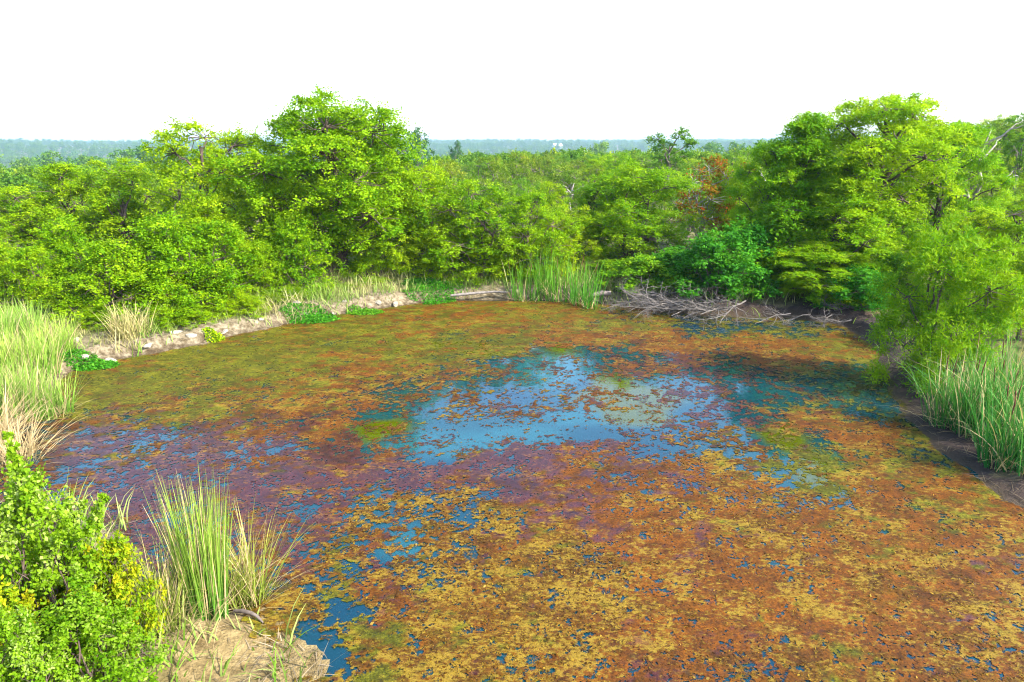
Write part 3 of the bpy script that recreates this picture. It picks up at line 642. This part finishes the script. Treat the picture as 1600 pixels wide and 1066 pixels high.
# the far woodland reads as one mass: crowns instanced over the land
far_tpl = []
for i, pal in enumerate((OLIVE*np.array([.75, .95, .8]), GREEN*.45+OLIVE*.35)):
    far_tpl.append(template(91+i, 6, 6, .1, 8, 6, .75, 6, 5, (.42, .3), pal, 'round', 1, .1, .8, .2, GREYB, lobe_r=.32))
def far_wood(name, label, r0, r1, n, seed, tpl, s0, s1, pw=.5):
    rng = np.random.RandomState(seed)
    r = (r0**2 + (r1**2-r0**2)*rng.rand(n)**(1/pw/2))**.5; a = (rng.rand(n)*2-1)*math.radians(46)
    x, y = r*np.sin(a), r*np.cos(a)
    if r1 > 700:
        m = fbm(x*.004, y*.004, 41, 4) > .40; x, y = x[m], y[m]
    z = terrain_z(x, y, np.full(len(x), 99.)) - .3
    me = bpy.data.meshes.new(name); me.vertices.add(len(x)); me.vertices.foreach_set('co', np.stack([x, y, z], 1).astype(np.float32).ravel())
    me.attributes.new('scl', 'FLOAT', 'POINT').data.foreach_set('value', (s0+(s1-s0)*rng.rand(len(x))**2.2).astype(np.float32))
    me.attributes.new('rot', 'FLOAT', 'POINT').data.foreach_set('value', (rng.rand(len(x))*6.28).astype(np.float32))
    o = obj(name, me)
    ng = bpy.data.node_groups.new(name, 'GeometryNodeTree')
    ng.interface.new_socket('Geometry', in_out='INPUT', socket_type='NodeSocketGeometry'); ng.interface.new_socket('Geometry', in_out='OUTPUT', socket_type='NodeSocketGeometry')
    gi, go = ng.nodes.new('NodeGroupInput'), ng.nodes.new('NodeGroupOutput')
    oi = ng.nodes.new('GeometryNodeObjectInfo'); oi.inputs['Object'].default_value = tpl; oi.transform_space = 'ORIGINAL'
    ip = ng.nodes.new('GeometryNodeInstanceOnPoints')
    ns = ng.nodes.new('GeometryNodeInputNamedAttribute'); ns.data_type = 'FLOAT'; ns.inputs[0].default_value = 'scl'
    nr = ng.nodes.new('GeometryNodeInputNamedAttribute'); nr.data_type = 'FLOAT'; nr.inputs[0].default_value = 'rot'
    cx = ng.nodes.new('ShaderNodeCombineXYZ'); er = ng.nodes.new('FunctionNodeEulerToRotation')
    L = ng.links.new
    L(gi.outputs[0], ip.inputs['Points']); L(oi.outputs['Geometry'], ip.inputs['Instance'])
    L(ns.outputs[0], ip.inputs['Scale']); L(nr.outputs[0], cx.inputs[2]); L(cx.outputs[0], er.inputs[0]); L(er.outputs[0], ip.inputs['Rotation'])
    L(ip.outputs[0], go.inputs[0])
    md = o.modifiers.new('scatter', 'NODES'); md.node_group = ng
    return tag(o, label, 'woodland', kind='stuff')
# two real trees stand out on the far edge and lend their crowns to the mass
src = []
for i, (x, y) in enumerate(((-58, 128), (22, 135))):
    e = bpy.data.objects.new('oak_tree', None); COL.objects.link(e); e.location = (x, y, tz(x, y)-.2)
    obj('trunk', far_tpl[i]['trunk'], e); src.append(obj('crown', far_tpl[i]['crown'], e))
    tag(e, ('olive oak at the edge of the distant woodland', 'green oak at the edge of the distant woodland')[i], 'tree')
far_wood('distant_woodland', 'olive woodland stretching away beyond the scrub oaks', 112, 420, 3600, 3, src[0], .75, 1.1)
far_wood('distant_woodland', 'greener crowns scattered through the distant woodland', 112, 420, 1700, 4, src[1], .7, 1.05)
far_wood('hill_woodland', 'hazy blue woodland covering the far valley and ridge', 420, 4200, 26000, 6, src[0], .9, 3.2, .42)

# ------------------------------------------------------------------ cattails, reeds and grasses
def clump(name, n, rx, ry, h0, h1, wd, cb, ct, dry=.25, bend=(.05, .3), lean=.16, heads=0, seed=0, litter=0, fan=.12):
    rng = np.random.RandomState(seed); parts = {}
    def blades(n, h0, h1, wd, cb, ct, dryf, lean, bend, zs=0):
        mb = MB(); q = np.sqrt(rng.rand(n)); a = rng.rand(n)*6.283
        P = np.stack([q*np.cos(a)*rx, q*np.sin(a)*ry, np.full(n, -.06)], 1)
        D = norm(np.array([0, 0, 1.0]) + rng.normal(size=(n, 3))*lean*np.array([1, 1, .1]) + P*np.array([fan/rx, fan/ry, 0]))
        L = h0+(h1-h0)*rng.rand(n)**.8; isd = rng.rand(n) < dryf
        v = (.75+.5*rng.rand(n))[:, None]
        tan = np.array((.42, .34, .16))
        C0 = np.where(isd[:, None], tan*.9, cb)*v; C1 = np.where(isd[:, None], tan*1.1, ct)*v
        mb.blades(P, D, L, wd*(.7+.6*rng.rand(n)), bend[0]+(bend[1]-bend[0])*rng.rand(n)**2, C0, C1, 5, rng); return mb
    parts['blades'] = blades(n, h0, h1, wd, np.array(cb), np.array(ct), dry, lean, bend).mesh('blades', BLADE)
    if litter:
        parts['dry_stalks'] = blades(litter, h0*.25, h1*.55, wd*.8, np.array((.40, .33, .2)), np.array((.5, .44, .3)), 1, .75, (.1, .7)).mesh('dry_stalks', BLADE)
    hs = []
    for i in range(heads):
        mb = MB(); q, a = math.sqrt(rng.rand()), rng.rand()*6.283; b = np.array([q*math.cos(a)*rx, q*math.sin(a)*ry, 0])
        tp = b + np.array([rng.normal()*.18, rng.normal()*.18, h1*(.8+.2*rng.rand())])
        ax = np.linspace(0, 1, 8)[:, None]; p = b*(1-ax)+tp*ax
        mb.tube(p[:6], .008, np.array((.16, .2, .05)), 4)
        dd = p[7]-p[5]
        mb.tube(np.stack([p[5], p[5]+dd*.08, p[5]+dd*.35, p[5]+dd*.6, p[5]+dd*.68, p[7]]), [.006, .013, .015, .013, .005, .003], np.array((.11, .05, .022)), 6)
        hs.append(mb.mesh('seed_head', BARK))
    return parts, hs
def place_clump(name, c, x, y, label, cat, group=None, rz=0, s=1, z=None):
    e = bpy.data.objects.new(name, None); COL.objects.link(e); e.location = (x, y, (tz(x, y) if z is None else z)); e.rotation_euler = (0, 0, rz); e.scale = (s, s, s)
    for k, m in c[0].items(): obj(k, m, e)
    for m in c[1]: obj('seed_head', m, e)
    return tag(e, label, cat, group)
CB, CT = (.02, .13, .02), (.07, .24, .03)
catR = [clump('c', 170, .6, .5, .9, 2.2, .024, CB, CT, .14, (.02, .5), .13, 3, 200+i, 60) for i in range(3)]
for i, (px, py, s, lab) in enumerate(((1482, 652, .95, 'cattail clump beside the willow on the muddy right bank'), (1525, 668, 1.0, 'second cattail clump from the willow on the right bank'),
        (1575, 672, 1.05, 'tall cattail clump set back from the mud on the right bank'), (1568, 712, .95, 'cattail clump at the mud edge of the right bank'),
        (1610, 728, 1.05, 'broad cattail clump at the end of the right bank mud'), (1640, 690, 1.1, 'cattail clump behind the broad clump on the right bank'),
        (1540, 630, 1.0, 'cattail clump at the foot of the round bush'), (1595, 640, 1.0, 'cattail clump under the green bushy tree'))):
    p = gp(px, py, .3); place_clump('cattail_clump', catR[i % 3], p[0], p[1], lab, 'cattails', None, i*1.3, s)
catF = [clump('c', 85, .85, .5, .8, 2.2, .030, (.05, .20, .012), (.12, .30, .02), .06, (.02, .25), .10, 2, 220+i, 40) for i in range(2)]
for i, (px, py, s, lab) in enumerate(((822, 462, 1.0, 'far cattail clump nearest the creeping plants'), (852, 458, 1.12, 'tall cattail clump in the middle of the far shore'),
        (880, 462, 1.1, 'dense cattail clump on the far mud'), (915, 470, 1.15, 'cattail clump standing in the water at the end of the far mud'))):
    p = gp(px, py, .2); place_clump('cattail_clump', catF[i % 2], p[0], p[1], lab, 'cattails', None, i*1.7, s)
catN = [clump('c', 380, .30, .26, 1.2, 2.5, .017, (.03, .16, .012), (.20, .30, .04), .2, (.0, .12), .05, 0, 240, 50, .05),
        clump('c', 200, .3, .28, .9, 1.7, .014, (.12, .2, .02), (.25, .28, .05), .25, (.05, .35), .2, 0, 241, 60)]
p = gp(322, 958, .25); place_clump('cattail_clump', catN[0], p[0], p[1], 'tall cattail clump on the near bank beside the yellow bush', 'cattails')
p = gp(385, 930, .12); place_clump('grass_clump', catN[1], p[0], p[1], 'leaning tuft of fine green grass beside the near cattails', 'grass', rz=1)
p = gp(262, 985, .3); place_clump('grass_clump', catN[1], p[0], p[1], 'short grass tuft between the yellow bush and near cattails', 'grass', rz=3, s=.9)
# pale tall reeds on the left bank
reed = [clump('c', 380, .8, .65, .8, 1.65, .024, (.09, .23, .015), (.27, .39, .06), .20, (.04, .35), .16, 0, 260+i, 160) for i in range(2)]
for i, (px, py, s, lab) in enumerate(((20, 585, 1.1, 'pale reed clump furthest from the water on the left bank'), (70, 575, 1.1, 'pale reed clump at the corner of the stony bank'),
        (25, 630, 1.1, 'thick pale reed clump behind the bleached reeds'), (80, 620, .95, 'pale reed clump at the water edge with green base'),
        (45, 540, 1.1, 'pale reeds against the tall lime bush'), (95, 545, .95, 'pale reeds at the end of the bank hedge'), (-20, 560, 1.2, 'pale reeds behind the thick reed clump'))):
    p = gp(px-14, py, .5); place_clump('reed_clump', reed[i % 2], p[0], p[1], lab, 'reeds', None, i*2.1, s*.9)
dead = clump('c', 260, .55, .5, .9, 1.7, .022, (.45, .40, .30), (.62, .58, .46), 1, (.1, .6), .45, 0, 280, 200)
p = gp(8, 700, .3); place_clump('reed_clump', dead, p[0], p[1], 'bleached dead reeds leaning out over the left water edge', 'reeds')
p = gp(-25, 670, .4); place_clump('reed_clump', dead, p[0], p[1], 'bleached dead reeds behind the leaning ones', 'reeds', rz=2)

straw = clump('c', 150, .6, .5, .7, 1.5, .03, (.28, .27, .07), (.50, .44, .18), .5, (.05, .4), .2, 0, 290, 30)
for i, (px, py, lab) in enumerate(((432, 418, 'straw coloured grass clump left of the pyramid bush'), (528, 425, 'straw coloured grass clump under the trunk of the tallest elm'),
        (205, 515, 'straw coloured grass clump beside the lime bush on the stony bank'))):
    p = gp(px, py, .7); place_clump('grass_clump', straw, p[0], p[1], lab, 'grass', None, i*1.9, .8+.1*(i % 3))

# grass over the banks: nobody could count it
rng = np.random.RandomState(300)
n = 130000; gx = rng.uniform(-24, 18, n); gy = rng.uniform(7, 40, n); gs = sdist(gx, gy)
patch = fbm(gx*.55, gy*.55, 71, 4)
dens = smooth(.15, 1.3, gs + (patch-.5)*2.4)*smooth(12, 5, gs)*(.25+.75*smooth(.35, .6, patch))
rightm = smooth(3, 9, gx-.22*(gy-26)); dens = dens*(1-.85*rightm)
k = rng.rand(n) < dens; gx, gy, gs, patch = gx[k], gy[k], gs[k], patch[k]; n = len(gx)
P = np.stack([gx, gy, terrain_z(gx, gy, gs)-.03], 1)
D = norm(np.array([0, 0, 1.0]) + rng.normal(size=(n, 3))*.3*np.array([1, 1, .1]))
gm = smooth(.36, .55, fbm(gx*.9, gy*.9, 72, 3))[:, None]*(.5+.5*rng.rand(n))[:, None]
v = (.7+.6*rng.rand(n))[:, None]
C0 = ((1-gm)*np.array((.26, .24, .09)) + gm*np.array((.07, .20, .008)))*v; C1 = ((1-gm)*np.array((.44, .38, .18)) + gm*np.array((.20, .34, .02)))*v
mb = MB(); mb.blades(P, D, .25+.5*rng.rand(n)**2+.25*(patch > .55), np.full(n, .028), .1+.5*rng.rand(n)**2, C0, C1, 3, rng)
tag(obj('bank_grass', mb.mesh('bank_grass', BLADE)), 'dry tan and green grass growing over the banks', 'grass', kind='stuff')

n = 48000; gx = rng.uniform(-20, 15, n); gy = rng.uniform(7, 34, n); gs = sdist(gx, gy)
k = (gs > .05) & (rng.rand(n) < smooth(2.2, .3, gs)*smooth(.35, .6, fbm(gx*1.1, gy*1.1, 91, 3))); gx, gy, gs = gx[k], gy[k], gs[k]; n = len(gx)
P = np.stack([gx, gy, terrain_z(gx, gy, gs)+.03], 1); D = rng.normal(size=(n, 3))*np.array([1, 1, .18]); D[:, 2] = np.abs(D[:, 2]); D = norm(D)
c = (np.array((.34, .28, .17))*(.3+.8*rng.rand(n))[:, None])*(1-.6*smooth(3, 8, gx))[:, None]
mb = MB(); mb.blades(P, D, .15+.45*rng.rand(n)**2, np.full(n, .014), .02+.2*rng.rand(n), c, c*1.15, 3, rng)
tag(obj('dry_litter', mb.mesh('dry_litter', BLADE)), 'dead reed stalks and straw strewn along the shore', 'litter', kind='stuff')

# low green water plants creeping over the shore
def creeping(px, py, rx, ry, n, pal, label, h=.16, seed=0, leaf=(.09, .07)):
    rng = np.random.RandomState(seed); c = gp(px, py, .06); q = np.sqrt(rng.rand(n)); a = rng.rand(n)*6.283
    lx, ly = q*np.cos(a)*rx, q*np.sin(a)*ry
    m = (fbm((lx+c[0])*1.6, (ly+c[1])*1.6, seed+3, 3) + .35*(1-q)) > .45; lx, ly, q = lx[m], ly[m], q[m]; n = len(lx)
    zz = np.maximum(terrain_z(lx+c[0], ly+c[1]), .0)
    P = np.stack([lx, ly, zz + .02 + h*rng.rand(n)*(1.1-q*q)*(.5+fbm((lx+c[0])*3, (ly+c[1])*3, seed, 3))], 1)
    D = rng.normal(size=(n, 3))*np.array([1, 1, .5]); Nn = norm(np.array([0, 0, 1.]) + .45*rng.normal(size=(n, 3)))
    v = rng.rand(n)[:, None]; col = np.where(v < .5, pal[0]+(pal[1]-pal[0])*v*2, pal[1]+(pal[2]-pal[1])*(v-.5)*2)
    mb = MB(); mb.leaves(P, D, Nn, leaf[0]*(.6+.7*rng.rand(n)), leaf[1]*(.6+.7*rng.rand(n)), col)
    o = obj('creeping_water_plant', mb.mesh('creeping_water_plant', LEAF)); o.location = (c[0], c[1], 0)
    return tag(o, label, 'plant')
EMER = np.array([(.03, .16, .008), (.06, .25, .012), (.13, .33, .02)])
creeping(485, 497, 1.2, .8, 2600, EMER, 'emerald water plants creeping out from the pale bank', .16, 1)
creeping(570, 487, .8, .45, 1200, EMER, 'small emerald patch of water plants below the pale clay', .12, 2)
creeping(675, 462, 1.5, 1.7, 5200, EMER, 'widest emerald water plant patch running down to the far water', .22, 3)
creeping(755, 448, 2.6, 1.3, 5200, LIME*1.25, 'yellow green plants creeping behind the far mud', .4, 4)
creeping(140, 570, .9, .5, 1800, EMER, 'emerald water plants at the foot of the stony bank', .14, 5)
creeping(60, 640, .6, .6, 900, EMER, 'green water plants under the pale reeds', .2, 6)
creeping(335, 530, .35, .3, 500, GREEN, 'small green plant tuft on the stony bank', .3, 7)

# ------------------------------------------------------------------ stones, driftwood, brush
def rock_material():
    m, nt, out = mat('limestone'); tc = N(nt, 'ShaderNodeTexCoord').outputs['Object']; n = noise(nt, 6, 6, .65, tc)
    c = mixc(nt, maprange(nt, n.outputs[0], .3, .7), (.17, .14, .095), (.36, .32, .25))
    p = N(nt, 'ShaderNodeBsdfPrincipled'); p.inputs['Roughness'].default_value = .9
    b = N(nt, 'ShaderNodeBump'); b.inputs['Strength'].default_value = .7; b.inputs['Distance'].default_value = .05
    nt.links.new(n.outputs[0], b.inputs['Height']); nt.links.new(b.outputs[0], p.inputs['Normal'])
    nt.links.new(c, p.inputs['Base Color']); nt.links.new(p.outputs[0], out.inputs[0]); return m
ROCK = rock_material()
import bmesh
def rock_mesh(seed):
    r = random.Random(seed); bm = bmesh.new(); bmesh.ops.create_icosphere(bm, subdivisions=2, radius=1)
    pl = [(Vector((r.gauss(0, 1), r.gauss(0, 1), r.gauss(0, 1))).normalized(), r.uniform(.45, .85)) for _ in range(9)]
    for v in bm.verts:
        for nrm, d in pl:
            k = v.co.dot(nrm)
            if k > d: v.co -= nrm*(k-d)
        v.co += Vector((r.gauss(0, .03), r.gauss(0, .03), r.gauss(0, .03)))
    me = bpy.data.meshes.new('stone'); bm.to_mesh(me); bm.free(); me.materials.append(ROCK); return me
RM = [rock_mesh(i) for i in range(5)]
rr = random.Random(12)
for px, py, sz in [(128, 556, .22), (172, 551, .2), (122, 540, .2), (232, 538, .17), (275, 524, .2), (300, 524, .16), (350, 513, .15), (408, 500, .16), (465, 482, .26),
                   (478, 486, .18), (540, 474, .18), (590, 470, .2), (618, 468, .22), (222, 552, .12), (285, 542, .12), (520, 482, .14), (712, 458, .18)]:
    p = gp(px, py, .3); z = tz(p[0], p[1]); o = obj('stone', RM[rr.randrange(5)])
    o.location = (p[0], p[1], z-sz*.02); o.scale = (sz*rr.uniform(.9, 1.5), sz*rr.uniform(.7, 1.1), sz*rr.uniform(.4, .65)); o.rotation_euler = (rr.uniform(-.2, .2), rr.uniform(-.2, .2), rr.uniform(0, 6.28))
    tag(o, 'pale weathered stone on the left bank by the pale reeds' if px < 330 else 'pale weathered stone on the clay bank below the bushes', 'stone', 'pale stones by the reeds' if px < 330 else 'pale stones on the clay bank')

def branch_mesh(seed, L, r0, depth=3, col=PALEB, flat=.35, kids=5):
    rng = np.random.RandomState(seed); mb = MB()
    def grow(a, d, L, r, lv):
        n = 7; p = [a]; dd = d.copy()
        for i in range(n-1):
            dd = norm(dd + rng.normal(size=3)*.24*np.array([1, 1, flat])); p.append(p[-1] + dd*L/(n-1))
        p = np.array(p); mb.tube(p, np.linspace(r, r*.3, n), col*(.7+.5*rng.rand()), 6 if lv == 0 else 4)
        if lv < depth:
            for k in range(kids - lv):
                i = rng.randint(1, n-1); nd = norm(dd + rng.normal(size=3)*.75*np.array([1, 1, flat]))
                grow(p[i], nd, L*(.4+.3*rng.rand()), r*.5, lv+1)
    grow(np.zeros(3), np.array([1.0, 0, .08]), L, r0, 0); return mb.mesh('dead_branch', BARK, True)
BR = [branch_mesh(400+i, 1.9, (.034, .05, .026, .04)[i], 3, PALEB*.52, .7, 6) for i in range(4)]
def branch(i, px, py, z, rz, s, label, group=None, tilt=0):
    p = gp(px, py, z); o = obj('dead_branch', BR[i % 4]); o.location = (p[0], p[1], z); o.rotation_euler = (0, tilt, rz); o.scale = (s, s, s*.8)
    return tag(o, label, 'branch', group)
lb = 'bleached dead branch in the brush tangle along the shaded shore'
for i, (px, py, z, rz, s, tl) in enumerate(((1120, 470, .55, 3.3, 1.35, .12), (1150, 478, .5, 3.0, 1.3, .15), (1075, 468, .5, 3.5, 1.2, .1), (1100, 480, .35, 3.7, 1.1, .1), (1030, 470, .4, 3.4, 1.0, .1),
        (1060, 455, .7, 3.1, 1.1, .2), (1130, 462, .7, 4.0, 1.1, .2), (1000, 466, .4, 3.1, .9, .1), (1165, 470, .7, 3.6, 1.2, .25), (1090, 474, .5, 2.8, 1.1, .1), (1045, 476, .5, 3.9, 1.1, -.1), (1110, 486, .3, 3.2, 1.2, -.05), (1140, 484, .4, 3.5, 1.1, -.1), (1070, 482, .3, 3.0, 1.2, -.05), (990, 474, .3, 3.6, .9, -.1))):
    branch(i, px, py, z, rz, s, lb, 'dead branches in the shore brush', tl)
lb2 = 'dead branch in the root tangle below the cypress'
for i, (px, py, z, rz, s) in enumerate(((1360, 478, .6, 3.2, .9), (1345, 490, .4, 3.6, .8), (1370, 510, .35, 3.9, .8), (1385, 520, .3, 4.2, .7), (1330, 500, .3, 3.0, .7), (1265, 492, .4, 3.4, .9), (1300, 492, .4, 3.9, .8), (1235, 490, .4, 3.1, .9))):
    branch(i+1, px, py, z, rz, s, lb2, 'dead branches below the cypress', .15)
branch(2, 345, 990, .1, .3, .3, 'small dead branch lying at the foot of the near cattails')

# roots hanging in the shaded bank
def log(name, pts, radii, col, label, cat):
    mb = MB(); mb.tube(np.array(pts), radii, col, 9); o = obj(name, mb.mesh(name, BARK, True)); return tag(o, label, cat)
a, b = gp(704, 462, .3), gp(795, 457, .35); m_ = (a+b)/2+np.array([0, 0, .06])
log('driftwood_log', [a, a*.6+m_*.4, m_, m_*.5+b*.5+np.array([0, .1, .02]), b], [.05, .07, .06, .05, .03], PALEB*.7, 'grey driftwood log lying on the far mud', 'log')
a, b, c = gp(366, 955, .14), gp(392, 958, .2), gp(411, 973, .1)
log('driftwood_log', [a, a*.5+b*.5+np.array([0, 0, .02]), b, b*.5+c*.5+np.array([0, .01, .02]), c], [.025, .032, .03, .025, .012], GREYB*.7, 'curved grey stick half buried on the near beach', 'stick')
a, b = gp(925, 462, .35), gp(955, 458, .5)
log('driftwood_log', [a, (a+b)/2+np.array([0, 0, .05]), b], [.1, .13, .1], GREYB*1.4, 'short grey log at the end of the far cattails', 'log')

# the dead tree on the right skyline
def dead_tree(px, by, ty, label, seed):
    z = 1.5; p = gp(px, by, z); z = tz(p[0], p[1]); d = ray(px, ty); H = CAM_H + d[2]*(p[1]/d[1]) - z
    e = bpy.data.objects.new('dead_tree', None); COL.objects.link(e); e.location = (p[0], p[1], z-.1)
    rng = np.random.RandomState(seed); mb = MB(); P = polyline(np.array([0, 0, 0.]), np.array([H*.12, 0, H]), 10, .16, rng); mb.tube(P, np.linspace(.2, .03, 10), PALEB*1.1, 7)
    obj('trunk', mb.mesh('trunk', BARK, True), e)
    for k in range(9):
        mb = MB(); i = rng.randint(2, 9); a = rng.rand()*6.28; L = H*(.15+.2*rng.rand())
        q = polyline(P[i], P[i]+np.array([math.cos(a)*L, math.sin(a)*L, L*(.1+.7*rng.rand())]), 6, .07, rng); mb.tube(q, np.linspace(.07, .012, 6), PALEB*1.1, 5)
        q2 = polyline(q[3], q[3]+np.array([math.cos(a+.8)*L*.5, math.sin(a+.8)*L*.5, L*.3]), 4, .04, rng); mb.tube(q2, np.linspace(.03, .008, 4), PALEB, 4)
        obj('limb', mb.mesh('limb', BARK, True), e)
    return tag(e, label, 'tree')
dead_tree(1487, 405, 200, 'bare bleached dead tree standing on the right skyline', 3)
dead_tree(1195, 380, 280, 'bare dead tree between the slim willow and the pointed cypress', 8)
dead_tree(885, 355, 284, 'bare grey dead tree among the olive oaks', 12)

# ------------------------------------------------------------------ far houses on the valley side
def plain(name, c, rough=.8):
    m, nt, out = mat(name); p = N(nt, 'ShaderNodeBsdfPrincipled'); n = noise(nt, 1.5, 4, .5, pos(nt))
    nt.links.new(mixc(nt, n.outputs[0], tuple(x*.85 for x in c), c), p.inputs['Base Color']); p.inputs['Roughness'].default_value = rough; nt.links.new(p.outputs[0], out.inputs[0]); return m
WALL, ROOF = plain('render_wall', (.75, .73, .7)), plain('metal_roof', (.6, .6, .6), .5)
def house(px, r, w, h, label):
    u = (px-800)/FPX; y = r/math.sqrt(1+u*u); x = u*y*1.0; z = tz(x, y)
    e = bpy.data.objects.new('far_house', None); COL.objects.link(e); e.location = (x, y, z); e.rotation_euler = (0, 0, .4)
    a, b = w/2, w*.32
    V = np.array([(-a, -b, -2), (a, -b, -2), (a, b, -2), (-a, b, -2), (-a, -b, h), (a, -b, h), (a, b, h), (-a, b, h)])
    obj('wall', mesh_quads('wall', V, np.array([(0, 1, 5, 4), (1, 2, 6, 5), (2, 3, 7, 6), (3, 0, 4, 7)]), WALL), e)
    V = np.array([(-a-.6, -b-.6, h), (a+.6, -b-.6, h), (a+.6, 0, h+w*.16), (-a-.6, 0, h+w*.16), (-a-.6, b+.6, h), (a+.6, b+.6, h)])
    obj('roof', mesh_quads('roof', V, np.array([(0, 1, 2, 3), (3, 2, 5, 4), (0, 4, 5, 1)]), ROOF), e)
    tag(e, label, 'house')
house(122, 1000, 16, 7, 'small white house low in the far wooded valley')
house(157, 900, 22, 7, 'larger white house at the near edge of the far valley')
house(868, 2100, 26, 8, 'long pale building on the far ridge')

# ------------------------------------------------------------------ air
m, nt, out = mat('haze'); pv = N(nt, 'ShaderNodeVolumePrincipled'); pv.inputs['Color'].default_value = (.58, .78, 1, 1); pv.inputs['Density'].default_value = 0.00015
pv.inputs['Anisotropy'].default_value = .2; nt.links.new(pv.outputs[0], out.inputs['Volume'])
zlo, zhi = float(GZ.min())-1.5, max(30.0, float(GZ.max())+16)
V = np.array([(x, y, z) for z in (zlo, zhi) for (x, y) in ((-4650, -200), (4650, -200), (4650, 5260), (-4650, 5260))], float)
me = mesh_quads('haze', V, np.array([(3, 2, 1, 0), (4, 5, 6, 7), (0, 1, 5, 4), (1, 2, 6, 5), (2, 3, 7, 6), (3, 0, 4, 7)]), m)
tag(obj('haze', me), 'thin blue summer haze over the valley', 'haze', kind='stuff')
print('tris', sum(len(me.polygons)*2 for me in bpy.data.meshes), 'objs', len(COL.objects))
